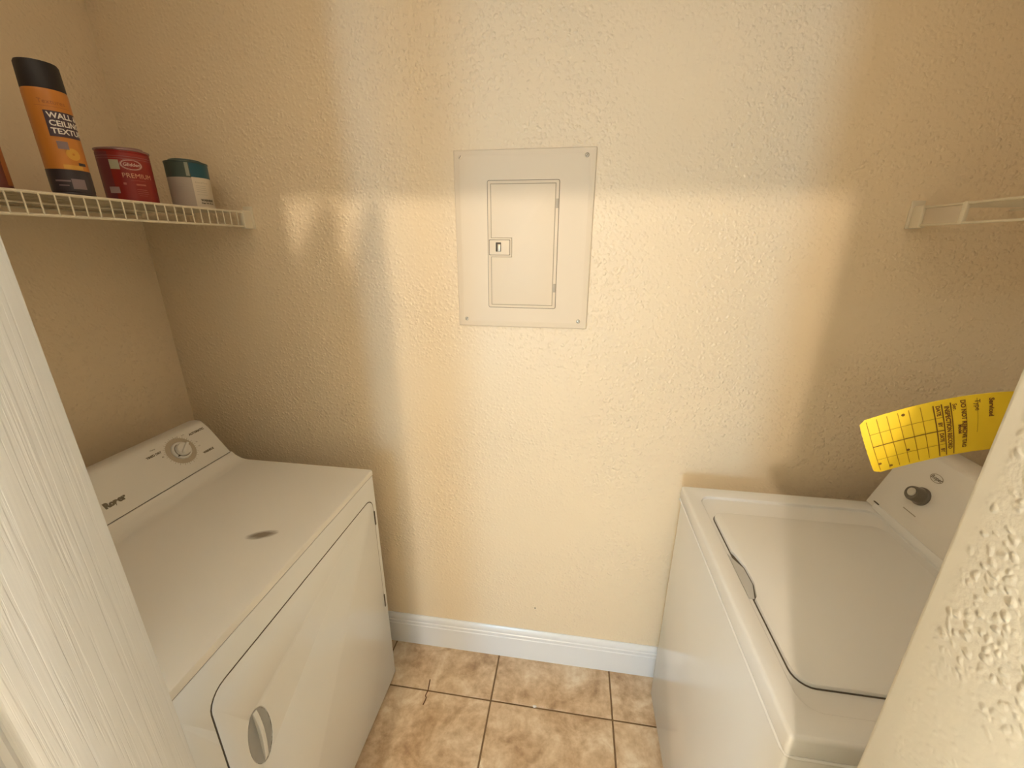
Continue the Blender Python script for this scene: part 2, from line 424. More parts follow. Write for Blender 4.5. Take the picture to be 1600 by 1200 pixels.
# ------------------------------------------------------------------ hall bulb (out of the frame) and two added fill lights
lamp = thing('ceiling_lamp', (-0.24, -2.40, ZC), 'bare round bulb in a small white holder on the hall ceiling', 'lamp')
obj('holder', lathe([(0.055, ZC), (0.055, ZC - 0.012), (0.025, ZC - 0.022), (0.022, ZC - 0.030)], 32, Matrix.Translation((-0.24, -2.40, 0))), M_PLASTIC, lamp)
M_BULB = mat('lit_bulb', (1, 1, 1), 0.5, emit=(BULB_COL, BULB))
obj('bulb', lathe([(0.002, 2.448), (0.018, 2.440), (0.034, 2.424), (0.040, 2.404), (0.036, 2.384), (0.024, 2.369), (0.002, 2.363)], 24, Matrix.Translation((-0.24, -2.40, 0))), M_BULB, lamp)
M_HALLFILL = mat('hall_fill_glow', (1, 1, 1), 0.5, emit=(HALL_FILL_COL, HALL_FILL))
def fill_lamp(x, y, a, m, label, b=None):  # unseen glowing panel, added only for fill
    f = thing('added_fill_light', (x, y, ZC), label, 'lamp')
    obj('frame', B(x - a - 0.03, x + a + 0.03, y - (b or a) - 0.03, y + (b or a) + 0.03, ZC - 0.03, ZC - 0.0005), M_PLASTIC, f)
    obj('fill_panel', B(x - a, x + a, y - (b or a), y + (b or a), ZC - 0.045, ZC - 0.031, bev=0.005), m, f)
fill_lamp(-1.55, -1.52, 0.37, M_HALLFILL, 'square fill light added under the hall ceiling')  # added: its bounce off the hall fills the closet
M_CLOSETFILL = mat('closet_fill_glow', (1, 1, 1), 0.5, emit=(CLOSET_FILL_COL, CLOSET_FILL))
fill_lamp(0.04, -0.885, 0.95, M_CLOSETFILL, 'long narrow fill light added inside the closet above its doorway', 0.05)  # added to lift the shaded walls and appliance tops

# ------------------------------------------------------------------ clothes dryer
DX, DY0, DY1, H = -0.5345, -0.8905, -0.1535, 0.914
DB = -1.20
dry = thing('clothes_dryer', (-0.87, -0.52, 0), 'white front-loading clothes dryer with a scuffed top, left of the breaker panel', 'dryer')
obj('cabinet', B(DB, DX, DY0, DY1, 0.018, 0.8945, bev=0.004), M_WHITE, dry)
for x in (DB + 0.06, DX - 0.06):
    for y in (DY0 + 0.06, DY1 - 0.06):
        obj('foot', lathe([(0.018, 0), (0.018, 0.012), (0.010, 0.014), (0.010, 0.019)], 16, Matrix.Translation((x, y, 0))), M_RUBBER, dry)
obj('top_seam', B(DB + 0.002, DX - 0.0012, DY0 + 0.002, DY1 - 0.0015, 0.8945, 0.8965), M_SEAM, dry)
# top: flat, sweeping up at the back into the console
prof = [(DX, 0.8965), (DX, 0.908), (DX - 0.002, 0.912), (DX - 0.006, 0.914)]
prof += [(-0.98, 0.914)]
for i in range(1, 7):
    a = i / 6
    prof.append((-0.98 - 0.046 * a, 0.914 + 0.0165 * a * a))
prof += [(-1.0345, 0.9388), (-1.037, 0.9390), (-1.045, 0.9380), (-1.10, 0.930), (DB, 0.930), (DB, 0.8965)]
bm = P(prof, DY0, DY1, axis='y')
obj('top_panel', bm, M_TOP, dry, smooth=28)
# console: sloped face and rounded crest, on an 18 mm end cap
face0, face1 = Vector((-1.0375, 0, 0.9405)), Vector((-1.1094, 0, 1.0417))
cprof = [(face0.x, face0.z), (face1.x, face1.z), (face1.x - 0.006, face1.z + 0.006), (face1.x - 0.014, face1.z + 0.009), (face1.x - 0.026, face1.z + 0.010), (-1.158, 1.048), (-1.170, 1.040), (-1.175, 1.02), (-1.178, 0.9405)]
bm = bmesh.new(); t = bmesh.new()
ya, yb = DY0 + 0.004, DY1 - 0.004
a = [t.verts.new((x, ya, z)) for x, z in cprof]; b = [t.verts.new((x, yb, z)) for x, z in cprof]
t.faces.new(a); t.faces.new(b[::-1])
for i in range(len(cprof)): j = (i + 1) % len(cprof); t.faces.new((a[i], a[j], b[j], b[i]))
bmesh.ops.recalc_face_normals(t, faces=t.faces)
ends = [e for e in t.edges if abs(e.verts[0].co.y - e.verts[1].co.y) < 1e-6 and min(e.verts[0].co.z, e.verts[1].co.z) > 0.95]
bmesh.ops.bevel(t, geom=ends, offset=0.006, segments=3, profile=0.5, affect='EDGES')
merge(bm, t)
con = obj('console', bm, M_PLASTIC, dry, smooth=35)
obj('console_seam', B(-1.17, -1.0365, ya + 0.001, yb - 0.001, 0.9396, 0.9407), M_SEAM, con)
fdir = (face1 - face0).normalized(); fn = Vector((-fdir.z, 0, fdir.x)); fn = fn if fn.x > 0 else -fn
def on_face(y, s, h=0.0005):
    """matrix on the console face: y along the wall, s metres up the face; reader stands in front (+X)"""
    p = face0 + fdir * s + fn * h; return frame_on((p.x, y, p.z), fn, fdir)
def s_of(z): return (z - face0.z) / fdir.z
DIALY, DIALS = -0.279, s_of(1.004)
obj('dial_ring', moved(ring_bm(0.0285, 0.0425, n=48), on_face(DIALY, DIALS)), M_RING, con, smooth=None)
bm = bmesh.new()
for k in range(44):
    a = 2 * PI * k / 44
    merge(bm, shift(quad_bm(0.0425, 0.0455 if k % 2 else 0.049, -0.0005, 0.0005), 0, 0, 0, a))
obj('dial_ticks', moved(bm, on_face(DIALY, DIALS)), M_INK2, con, smooth=None, kind='stuff')
knob = obj('dial_knob', lathe([(0.0280, 0), (0.0280, 0.004), (0.0265, 0.006), (0.0205, 0.0065), (0.0195, 0.0165), (0.0175, 0.0185), (0.002, 0.0190)], 40, on_face(DIALY, DIALS, 0.0002)), M_PLASTIC, con, smooth=30)
bm = bmesh.new(); box(bm, -0.0185, 0.0185, -0.0038, 0.0038, 0.017, 0.0265, bev=0.002)
obj('grip', moved(bm, on_face(DIALY, DIALS) @ Matrix.Rotation(math.radians(35), 4, 'Z')), M_PLASTIC, knob)
obj('groove', moved(shift(ring_bm(0.0203, 0.0222, PI * 0.55, PI * 1.85, 30), 0, 0, 0.0069), on_face(DIALY, DIALS)), M_INK, knob, smooth=None)
bm = bmesh.new(); bm.faces.new([bm.verts.new(p) for p in ((-0.0265, -0.013, 0.0072), (-0.0175, -0.0145, 0.0072), (-0.0195, -0.0085, 0.0072))])
obj('pointer', moved(bm, on_face(DIALY, DIALS)), M_SEAM, knob, smooth=None)
def print_on(words):
    bm = bmesh.new()
    for s, y, z, size, bold in words:
        merge(bm, moved(text_bm(s, size, bold), on_face(y, s_of(z), 0.0006)))
    return bm
obj('dial_lettering', print_on([('Heavy', -0.342, 1.036, 0.006, 0.0001), ('TIMED DRY', -0.349, 1.023, 0.0085, 0.0005), ('40', -0.333, 1.010, 0.006, 0.0001),
                                ('Less Dry', -0.268, 1.0385, 0.005, 0.0), ('Auto', -0.243, 1.037, 0.005, 0.0), ('AUTOMATIC', -0.200, 1.030, 0.0092, 0.0006), ('20', -0.223, 1.006, 0.005, 0.0),
                                ('Off', -0.225, 0.994, 0.005, 0.0), ('WRINKLE', -0.212, 0.972, 0.0085, 0.0007)]), M_INK, con, smooth=None, kind='stuff')
o = obj('brand_lettering', print_on([('Roper', -0.500, 0.974, 0.020, 0.0016)]), M_INK, con, smooth=None)
# door, sunk seal line, finger pull, hinges
seal = rrect(-0.8165, -0.1745, 0.345, 0.8275, 0.040)
door = obj('door', P([(-0.8135, 0.0215), (-0.1770, 0.0215)] + [p for p in rrect(-0.8135, -0.1770, 0.021, 0.8245, 0.038) if p[1] > 0.5], DX - 0.012, DX + 0.0016, axis='x', bev=0.0014), M_WHITE, dry)
cut = lathe([(max(0.001, math.cos(q * PI / 24)), math.sin(q * PI / 24)) for q in range(-12, 13)], 48, Matrix.Translation((DX + 0.006, -0.738, 0.606)) @ Matrix.Diagonal((0.013, 0.034, 0.085, 1)))
boolean(door, cut)
obj('door_seal', P(seal, DX - 0.010, DX + 0.0004, axis='x'), M_SEAM, door)
dcut = lathe([(max(0.001, math.cos(q * PI / 24)), math.sin(q * PI / 24)) for q in range(-12, 13)], 48, Matrix.Translation((DX + 0.006, -0.738, 0.606)) @ Matrix.Diagonal((0.013, 0.034, 0.085, 1)))
boolean(bpy.data.objects['door_seal'], dcut)
dcut = lathe([(max(0.001, math.cos(q * PI / 24)), math.sin(q * PI / 24)) for q in range(-12, 13)], 48, Matrix.Translation((DX + 0.006, -0.738, 0.606)) @ Matrix.Diagonal((0.013, 0.034, 0.085, 1)))
boolean([c for c in dry.children if c.name == 'cabinet'][0], dcut)
pts = [(-0.742 + 0.006 * math.sin(PI * i / 10), 0.535 + 0.142 * i / 10) for i in range(11)]
outl = pts + [(u + 0.010, v) for u, v in pts[::-1]]
obj('door_handle', P(outl, DX - 0.012, DX + 0.0012, axis='x', bev=0.001), M_WHITE, door)
for z in (0.745, 0.395):
    obj('hinge', B(DX - 0.002, DX + 0.003, -0.1775, -0.171, z - 0.026, z + 0.026, bev=0.0008), M_SEAM, door)

# ------------------------------------------------------------------ washing machine
WX, WY0, WY1 = 0.435, -0.780, -0.0938
WB = 1.09
wash = thing('washing_machine', (0.76, -0.44, 0), 'white top-loading washing machine with closed lid, right of the breaker panel', 'washer')
obj('cabinet', B(WX + 0.004, WB, WY0 + 0.003, WY1 - 0.003, 0.030, 0.872, bev=0.006, seg=3), M_WASH, wash)
for x in (WX + 0.05, WB - 0.06):
    for y in (WY0 + 0.05, WY1 - 0.05):
        obj('foot', lathe([(0.020, 0), (0.020, 0.014), (0.009, 0.016), (0.009, 0.031)], 16, Matrix.Translation((x, y, 0))), M_RUBBER, wash)
top = obj('top_panel', B(WX, WB, WY0, WY1, 0.8690, 0.914, bev=0.007, seg=3), M_WASH, wash)
boolean(top, P(rrect(0.474, 0.936, -0.736, -0.142, 0.032), 0.9055, 0.95, axis='z'), bev=0.0022)
obj('top_lip', T([(WB - 0.01, WY0 + 0.0005, 0.8705), (WX + 0.012, WY0 + 0.0005, 0.8705), (WX + 0.003, WY0 + 0.003, 0.8705), (WX + 0.0005, WY0 + 0.012, 0.8705), (WX + 0.0005, WY1 - 0.006, 0.8705)], 0.0030, 10), M_WASH, wash)
lid_out = []
full = rrect(0.487, 0.906, -0.690, -0.217, 0.030)
for i, p in enumerate(full):
    lid_out.append(p)
    q = full[(i + 1) % len(full)]
    if p[0] < 0.4875 and q[0] < 0.4875 and p[1] > q[1] + 0.1:          # front edge: cut for the finger pull
        lid_out += [(0.487, -0.372), (0.4905, -0.380), (0.5005, -0.420), (0.5015, -0.470), (0.4915, -0.508), (0.487, -0.514)]
lid = obj('lid', P(lid_out, 0.9065, 0.9142, axis='z', bev=0.0022), M_WASH, wash)
obj('lid_gap', P([(x, y) for x, y in rrect(0.4845, 0.9075, -0.6925, -0.2155, 0.032)], 0.9054, 0.9062, axis='z'), M_SEAM, wash)
obj('finger_pull', P([(0.4775, -0.376), (0.4985, -0.4215), (0.4995, -0.469), (0.4885, -0.509), (0.4775, -0.509)], 0.9058, 0.9078, axis='z', bev=0.0008), M_GREYINS, lid)
# console
c0, c1 = Vector((0.940, 0, 0.916)), Vector((1.008, 0, 1.100))
wprof = [(c0.x, c0.z), (c1.x, c1.z), (c1.x + 0.008, c1.z + 0.007), (c1.x + 0.02, c1.z + 0.010), (1.075, 1.105), (1.086, 1.095), (1.088, 0.916)]
t = bmesh.new(); ya, yb = WY0 + 0.006, WY1 - 0.004
a = [t.verts.new((x, ya, z)) for x, z in wprof]; b = [t.verts.new((x, yb, z)) for x, z in wprof]
t.faces.new(a); t.faces.new(b[::-1])
for i in range(len(wprof)): j = (i + 1) % len(wprof); t.faces.new((a[i], a[j], b[j], b[i]))
bmesh.ops.recalc_face_normals(t, faces=t.faces)
bmesh.ops.bevel(t, geom=[e for e in t.edges if abs(e.verts[0].co.y - e.verts[1].co.y) < 1e-6 and min(e.verts[0].co.z, e.verts[1].co.z) > 0.93], offset=0.003, segments=2, profile=0.5, affect='EDGES')
wcon = obj('console', t, M_PLASTIC, wash, smooth=35)
# coved sill between lid well and console
obj('console_sill', P([(0.936, 0.9145), (0.9385, 0.922), (0.943, 0.928), (0.9475, 0.929), (0.9475, 0.9140)], ya + 0.03, yb - 0.03, axis='y'), M_WASH, wash)
obj('console_gap', B(0.9420, 0.9465, yb - 0.040, yb - 0.022, 0.9294, 0.9311), M_SEAM, wcon)
wd = (c1 - c0).normalized(); wn = Vector((-wd.z, 0, wd.x)); wn = wn if wn.x < 0 else -wn
def on_wface(y, z, h=0.0006):
    p = c0 + wd * ((z - c0.z) / wd.z) + wn * h; return frame_on((p.x, y, p.z), wn, wd)
wk = obj('cycle_knob', lathe([(0.0235, 0), (0.0235, 0.004), (0.0205, 0.007), (0.0185, 0.026), (0.0165, 0.029), (0.002, 0.030)], 36, on_wface(-0.213, 1.009, 0.0)), M_KNOBGREY, wcon)
obj('knob_cap', lathe([(0.0105, 0.0295), (0.0105, 0.0312), (0.0085, 0.0325), (0.001, 0.0328)], 30, on_wface(-0.213, 1.009, 0.0) @ Matrix.Translation((0.002, 0.003, 0))), M_KNOBCAP, wk)
obj('start_print', moved(quad_bm(-0.021, 0.021, -0.0012, 0.0012), on_wface(-0.216, 0.964)), M_INK2, wcon, smooth=None)
em = obj('emblem', moved(ring_bm(0.0092, 0.0106, n=36, sx=1.75), on_wface(-0.212, 1.062)), M_INK2, wcon, smooth=None)
obj('emblem_lettering', moved(text_bm('Roper', 0.0125, 0.0003, shear=0.25), on_wface(-0.212, 1.062, 0.0007)), M_INK, em, smooth=None)

# ------------------------------------------------------------------ breaker panel
pan = thing('breaker_panel', (-0.0715, 0, 1.61), 'beige painted steel breaker panel cover flush on the back wall', 'electrical panel')
px0, px1, pz0, pz1 = -0.268, 0.124, 1.366, 1.852
bm = bmesh.new(); loops = []
for ins, d in ((0, 0), (0.0008, -0.0050), (0.003, -0.0075), (0.016, -0.0105), (0.018, -0.0108)):
    loops.append([bm.verts.new((u, d, v)) for u, v in rrect(px0 + ins, px1 - ins, pz0 + ins, pz1 - ins, 0.003, 2)])
for i in range(len(loops) - 1):
    n = len(loops[i])
    for k in range(n): bm.faces.new((loops[i][k], loops[i][(k + 1) % n], loops[i + 1][(k + 1) % n], loops[i + 1][k]))
bm.faces.new(loops[-1]); bm.faces.new(loops[0])
obj('cover', bm, M_PANEL, pan, smooth=12)
pd = obj('door', P(rrect(-0.171, 0.028, 1.427, 1.773, 0.004, 2), -0.0100, -0.0128, axis='y', bev=0.0008), M_PANEL, pan)
obj('door_gap', P(rrect(-0.1725, 0.0295, 1.4255, 1.7745, 0.005, 2), -0.0100, -0.0110, axis='y'), M_PANELDARK, pd)
# raised field with a notch cut round the latch, on its own shadow joint
def field(g):
    x0, x1, z0, z1 = -0.161 - g, 0.018 + g, 1.436 - g, 1.764 + g
    xn, za, zb_ = -0.107 + 0.006 - g, 1.576 - 0.005 + g, 1.620 + 0.005 - g
    return [(x0, z0), (x1, z0), (x1, z1), (x0, z1), (x0, zb_), (xn, zb_), (xn, za), (x0, za)]
obj('door_field_joint', P(field(0.0018), -0.0125, -0.0130, axis='y'), mat('panel_joint', (0.40, 0.31, 0.20), 0.6), pd)
obj('door_field', P(field(0), -0.0125, -0.0142, axis='y', bev=0.001), M_PANEL, pd)
lat = obj('latch', P(rrect(-0.167, -0.108, 1.578, 1.618, 0.002, 2), -0.0125, -0.0146, axis='y', bev=0.001), M_PANEL, pd)
obj('latch_frame', P(rrect(-0.1685, -0.1065, 1.5765, 1.6195, 0.002, 2), -0.0125, -0.0132, axis='y'), M_PANELDARK, lat)
obj('latch_slot', P(rrect(-0.1485, -0.1330, 1.5865, 1.6120, 0.001, 2), -0.0140, -0.0149, axis='y'), M_SEAM, lat)
obj('latch_slide', P(rrect(-0.1430, -0.1345, 1.5870, 1.6070, 0.001, 2), -0.0140, -0.0172, axis='y', bev=0.001), M_STEEL, lat)
for z in (1.714, 1.486):
    obj('hinge', B(0.0205, 0.0275, -0.0146, -0.0120, z - 0.012, z + 0.012, bev=0.0008), mat('hinge_paint', (0.50, 0.42, 0.31), 0.4), pd)
for x, z, m_ in ((-0.247, 1.833, M_PANEL), (0.098, 1.831, M_STEEL), (0.098, 1.390, M_STEEL), (-0.241, 1.389, M_STEEL)):
    Mx = frame_on((x, -0.0100, z), (0, -1, 0), (0, 0, 1))
    s = obj('screw', lathe([(0.0058, 0), (0.0058, 0.001), (0.0042, 0.0026), (0.001, 0.003)], 20, Mx), m_, pan)
    obj('slot', moved(shift(quad_bm(-0.0042, 0.0042, -0.0006, 0.0006), 0, 0, 0.0031, 0.9), Mx), M_SEAM, s, smooth=None)

# ------------------------------------------------------------------ wire shelves
WIRE_R, RAIL_R = 0.0016, 0.0029
def wire_shelf(name, xf, xw, label, drops):
    """xf: front lip, xw: wall; runs along Y from the back wall"""
    sgn = 1 if xf > xw else -1
    o = thing(name, (xw, -0.46, 1.696), label, 'shelf', None)
    y0, y1 = YF + 0.004, -0.006
    zt, zb_ = 1.6955, 1.6555
    for x, z in ((xf, zt), (xf, zb_), (xw + sgn * 0.20, zt - 0.005), (xw + sgn * 0.006, zt - 0.005)):
        obj('rail', T([(x, y0, z), (x, y1, z)], RAIL_R, 10), M_WIRE, o)
    n = int((y1 - y0) / 0.0254); first = None
    for i in range(n):
        y = -0.0335 - i * 0.0254
        if y < y0: break
        if first is None:
            pts = [(xw + sgn * 0.004, y, zt), (xf - sgn * 0.004, y, zt + 0.0005)]
            if drops: pts += [(xf + sgn * 0.001, y, zt - 0.001), (xf + sgn * 0.0025, y, zt - 0.006), (xf + sgn * 0.0025, y, zb_ - 0.001)]
            first = obj('rod', T(pts, WIRE_R, 6), M_WIRE, o, loc=(xw, y, zt))
        else:
            c = first.copy(); COL.objects.link(c); c.parent = o; c.location = (first.location.x, y - o.location.y, first.location.z)
    # end bracket against the back wall: plate with a boxed socket for the lip
    a, b = xf + sgn * 0.012, xf - sgn * 0.018
    br = obj('end_bracket', B(min(a, b), max(a, b), -0.005, -0.0004, 1.648, 1.7135, bev=0.0012), M_CLIP, o)
    a, b = xf + sgn * 0.0065, xf - sgn * 0.010
    obj('bracket_socket', B(min(a, b), max(a, b), -0.036, -0.004, 1.649, 1.7005, bev=0.002), M_CLIP, br)
    return o
ls = wire_shelf('wire_shelf', -0.9264, XL, 'white wire shelf holding paint cans on the left wall', True)
obj('shelf_liner', B(XL + 0.002, -0.9300, YF + 0.006, -0.012, 1.6972, 1.6984), mat('tan_shelf_liner', (0.50, 0.40, 0.24), 0.6), ls)
rs = wire_shelf('wire_shelf', 0.911, XR, 'white wire shelf, empty, high on the right side above the washer', False)
obj('tie_bar', B(0.906, 0.9145, -0.1555, -0.1430, 1.653, 1.699, bev=0.002), M_CLIP, rs)
obj('rail_sleeve', B(0.9090, 0.9110, -0.142, -0.040, 1.658, 1.6925, bev=0.0006), mat('sleeve_plastic', (0.66, 0.56, 0.42), 0.5), rs)

# ------------------------------------------------------------------ cans on the left shelf
SZ = 1.6985
def facing(x, y): return math.atan2(CY - y, CX - x)
# aerosol of wall texture
sx, sy, R, hb = -0.978, -0.437, 0.0330, 0.190
spray = thing('spray_can', (sx, sy, SZ), 'tall orange aerosol can of wall and ceiling texture with black cap', 'spray can')
Mo = Matrix.Translation((sx, sy, SZ))
M_ORANGE = mat('orange_label', (0.55, 0.20, 0.028), 0.4); M_BLACKCAP = mat('black_cap', (0.010, 0.006, 0.006), 0.55); M_DKBAND = mat('black_label_band', (0.035, 0.025, 0.03), 0.35)
obj('body', lathe([(R, 0.0085), (R, hb - 0.006), (0.0325, hb), (0.030, hb + 0.006)], 44, Mo), M_ORANGE, spray)
obj('base_rim', lathe([(0.028, 0), (0.0325, 0.002), (0.0335, 0.004), (0.0325, 0.006), (R, 0.0085)], 44, Mo), M_DKBAND, spray)
cap = obj('cap', lathe([(0.0325, hb + 0.001), (0.0325, hb + 0.006), (0.0315, hb + 0.044), (0.0295, hb + 0.048), (0.012, hb + 0.050)], 44, Mo), M_BLACKCAP, spray)
fa = facing(sx, sy)
def wrap(parts, R_=R, x=sx, y=sy, a=fa):
    bm = bmesh.new()
    for p in parts: merge(bm, cyl_map(p, x, y, SZ, R_, a))
    return bm
def rect(x0, x1, y0, y1, z=0.0): return shift(quad_bm(x0, x1, y0, y1, max(3, int((x1 - x0) / 0.0025))), 0, 0, z)
obj('lower_band', wrap([rect(-R * PI, R * PI, 0.0085, 0.049)]), M_DKBAND, spray, smooth=None)
M_NAVY = mat('dark_title_box', (0.055, 0.03, 0.045), 0.4); M_TXT = mat('white_print', (0.80, 0.74, 0.66), 0.4)
obj('title_box', wrap([rect(-0.010, 0.042, 0.108, 0.153, 0.0003)]), M_NAVY, spray, smooth=None)
obj('title_lettering', wrap([shift(text_bm(s, 0.0138, 0.00035, 'LEFT'), -0.006, y, 0.0006) for s, y in (('WALL &', 0.1448), ('CEILING', 0.1312), ('TEXTURE', 0.1176))]), M_TXT, spray, smooth=None)
obj('upper_print', wrap([shift(text_bm('Textures', 0.011, 0.0, 'LEFT'), -0.014, 0.168, 0.0004), rect(-0.02, 0.036, 0.160, 0.1606, 0.0004)]), mat('brown_print', (0.34, 0.12, 0.03), 0.4), spray, smooth=None)
obj('grey_print', wrap([rect(-0.004, 0.012, 0.086, 0.100, 0.0003), rect(0.001, 0.022, 0.013, 0.032, 0.0003), rect(-0.024, 0.000, 0.026, 0.029, 0.0003), rect(-0.020, -0.004, 0.018, 0.020, 0.0003)]), mat('grey_print', (0.24, 0.17, 0.17), 0.5), spray, smooth=None, kind='stuff')
obj('yellow_burst', wrap([shift(ring_bm(0.002, 0.011, 0, 2 * PI, 20), 0.016, 0.078, 0.0003), rect(-0.004, 0.026, 0.050, 0.058, 0.0003)]), mat('amber_print', (0.66, 0.34, 0.05), 0.4), spray, smooth=None)
obj('size_box', wrap([rect(0.020, 0.034, 0.058, 0.0635, 0.0004)]), M_DKBAND, spray, smooth=None)

def paint_can(name, x, y, R_, h, label, body_m, lid_m, tilt=0.0):
    o = thing(name, (x, y, SZ), label, 'paint can', None)
    Mo_ = Matrix.Translation((x, y, SZ))
    obj('body', lathe([(R_ - 0.003, 0), (R_ + 0.0012, 0.001), (R_ + 0.0012, 0.004), (R_, 0.006), (R_, h - 0.010), (R_ - 0.001, h - 0.0085), (R_, h - 0.0075), (R_, h - 0.005)], 56, Mo_), body_m, o)
    obj('rim', lathe([(R_, h - 0.005), (R_ + 0.0016, h - 0.004), (R_ + 0.0016, h - 0.001), (R_ - 0.002, h), (R_ - 0.009, h - 0.001), (R_ - 0.010, h - 0.006)], 56, Mo_), lid_m, o)
    ld = obj('lid', lathe([(R_ - 0.009, h - 0.004), (R_ - 0.010, h + 0.0035), (R_ - 0.014, h + 0.0055), (R_ - 0.020, h + 0.005), (0.002, h + 0.0055)], 48, Mo_ @ Matrix.Translation((0, 0, h)) @ Matrix.Rotation(tilt, 4, 'X') @ Matrix.Translation((0, 0, -h))), lid_m, o)
    return o
M_RED = mat('dark_red_label', (0.30, 0.018, 0.012), 0.35); M_CANMETAL = mat('dull_can_steel', (0.34, 0.22, 0.22), 0.4, 0.7)
rx, ry, RR, rh = -1.062, -0.237, 0.0520, 0.126
red = paint_can('paint_can', rx, ry, RR, rh, 'dark red quart paint can with white lettering, middle of the shelf', M_RED, M_CANMETAL, 0.07)
fr = facing(rx, ry)
def wr(parts): return wrap(parts, RR, rx, ry, fr)
M_REDPR = mat('pale_label_print', (0.80, 0.56, 0.46), 0.4)
obj('logo_oval', wr([moved(ring_bm(0.0098, 0.0108, n=40, sx=1.9), Matrix.Translation((0.012, 0.090, 0.0003))), moved(ring_bm(0.0118, 0.0122, n=40, sx=1.8), Matrix.Translation((0.012, 0.090, 0.0003)))]), M_REDPR, red, smooth=None)
obj('logo_lettering', wr([shift(text_bm('Glidden', 0.0105, 0.0002, shear=0.2), 0.012, 0.090, 0.0005)]), M_REDPR, red, smooth=None)
obj('title_lettering', wr([shift(text_bm('PREMIUM', 0.0150, 0.0, 'LEFT'), -0.011, 0.065, 0.0004)]), mat('orange_title_print', (0.80, 0.42, 0.25), 0.4), red, smooth=None)
obj('fine_print', wr([rect(0.012, 0.032, 0.0440, 0.0475, 0.0003), rect(0.011, 0.032, 0.034, 0.0350, 0.0003), rect(0.011, 0.034, 0.0295, 0.0303, 0.0003), rect(0.011, 0.034, 0.025, 0.0258, 0.0003), rect(0.013, 0.030, 0.0205, 0.0211, 0.0003), rect(-0.012, -0.006, 0.044, 0.049, 0.0003), rect(0.004, 0.034, 0.0545, 0.0551, 0.0003)]), mat('dim_red_print', (0.55, 0.16, 0.12), 0.4), red, smooth=None)
obj('colour_swatch', wr([rect(-0.030, -0.011, 0.078, 0.099, 0.0004)]), mat('pale_green_swatch', (0.52, 0.50, 0.34), 0.5), red, smooth=None)
obj('bar_code', wr([rect(-0.045, -0.022, 0.024, 0.0385, 0.0004)]), mat('barcode_white', (0.45, 0.33, 0.34), 0.5), red, smooth=None)
obj('side_band', wr([rect(-0.085, -0.030, 0.007, 0.116, 0.0002)]), mat('plum_label_side', (0.17, 0.022, 0.035), 0.4), red, smooth=None)
obj('rim_stripes', wr([rect(-0.075, 0.08, 0.1075, 0.1083, 0.0003), rect(-0.075, 0.08, 0.1025, 0.1031, 0.0003)]), mat('stripe_print', (0.42, 0.22, 0.22), 0.4), red, smooth=None)
# teal and cream quart
tx, ty_, TR, th = -1.013, -0.106, 0.0490, 0.120
M_CREAM = mat('cream_label', (0.70, 0.61, 0.48), 0.5); M_TEALM = mat('teal_paint', (0.008, 0.075, 0.105), 0.4); M_TEALG = mat('grey_green_drips', (0.06, 0.085, 0.065), 0.5)
tea = paint_can('paint_can', tx, ty_, TR, th, 'short paint can with cream label and teal top band, by the shelf end', M_CREAM, mat('teal_splashed_rim', (0.045, 0.075, 0.065), 0.4), -0.02)
ft = facing(tx, ty_)
def wt(parts): return wrap(parts, TR, tx, ty_, ft)
obj('top_band', wt([rect(-TR * PI * 0.99, TR * PI * 0.99, 0.080, 0.116)]), M_TEALM, tea, smooth=None)
bm = wt([rect(-0.09, 0.006, 0.0785, 0.1155, 0.0003)]); obj('paint_drips', bm, M_TEALG, tea, smooth=None)
obj('pale_drip', wt([rect(-0.004, 0.004, 0.082, 0.116, 0.0005)]), mat('pale_drip', (0.30, 0.31, 0.24), 0.4), tea, smooth=None)
obj('label_seam', wt([rect(-0.09, 0.006, 0.006, 0.079, 0.0002)]), mat('taupe_label', (0.46, 0.385, 0.31), 0.5), tea, smooth=None)
obj('label_print', wt([shift(text_bm('Paint & Primer', 0.0058, 0.0, 'LEFT'), 0.012, 0.067, 0.0004)] + [rect(0.012, 0.038, z, z + 0.0007, 0.0003) for z in (0.058, 0.053, 0.048, 0.043, 0.036)] + [rect(-0.030, -0.006, z, z + 0.0006, 0.0004) for z in (0.060, 0.054, 0.048)]), M_INK2, tea, smooth=None)
obj('net_print', wt([shift(text_bm('WARNING', 0.0075, 0.0004, 'LEFT'), 0.018, 0.022, 0.0004), shift(text_bm('Net Wt 32 oz', 0.0062, 0.0002, 'LEFT'), 0.018, 0.0145, 0.0004)]), M_SEAM, tea, smooth=None)
# dark can cut by the left edge of the photograph
ax_, ay_ = -1.000, -0.563
aer = thing('spray_can', (ax_, ay_, SZ), 'dark red-brown can partly cut off at the left end of the shelf', 'can')
Mo = Matrix.Translation((ax_, ay_, SZ))
obj('body', lathe([(0.028, 0), (0.0325, 0.002), (0.0335, 0.004), (0.033, 0.008), (0.033, 0.13), (0.030, 0.142), (0.024, 0.148)], 40, Mo), mat('maroon_can', (0.13, 0.022, 0.012), 0.35), aer)
obj('cap', lathe([(0.025, 0.147), (0.025, 0.172), (0.022, 0.176), (0.008, 0.177)], 32, Mo), M_BLACKCAP, aer)
obj('label_edge', wrap([rect(0.030, 0.046, 0.008, 0.128, 0.0001)], 0.033, ax_, ay_, facing(ax_, ay_)), mat('rust_label', (0.36, 0.12, 0.03), 0.4), aer, smooth=None)

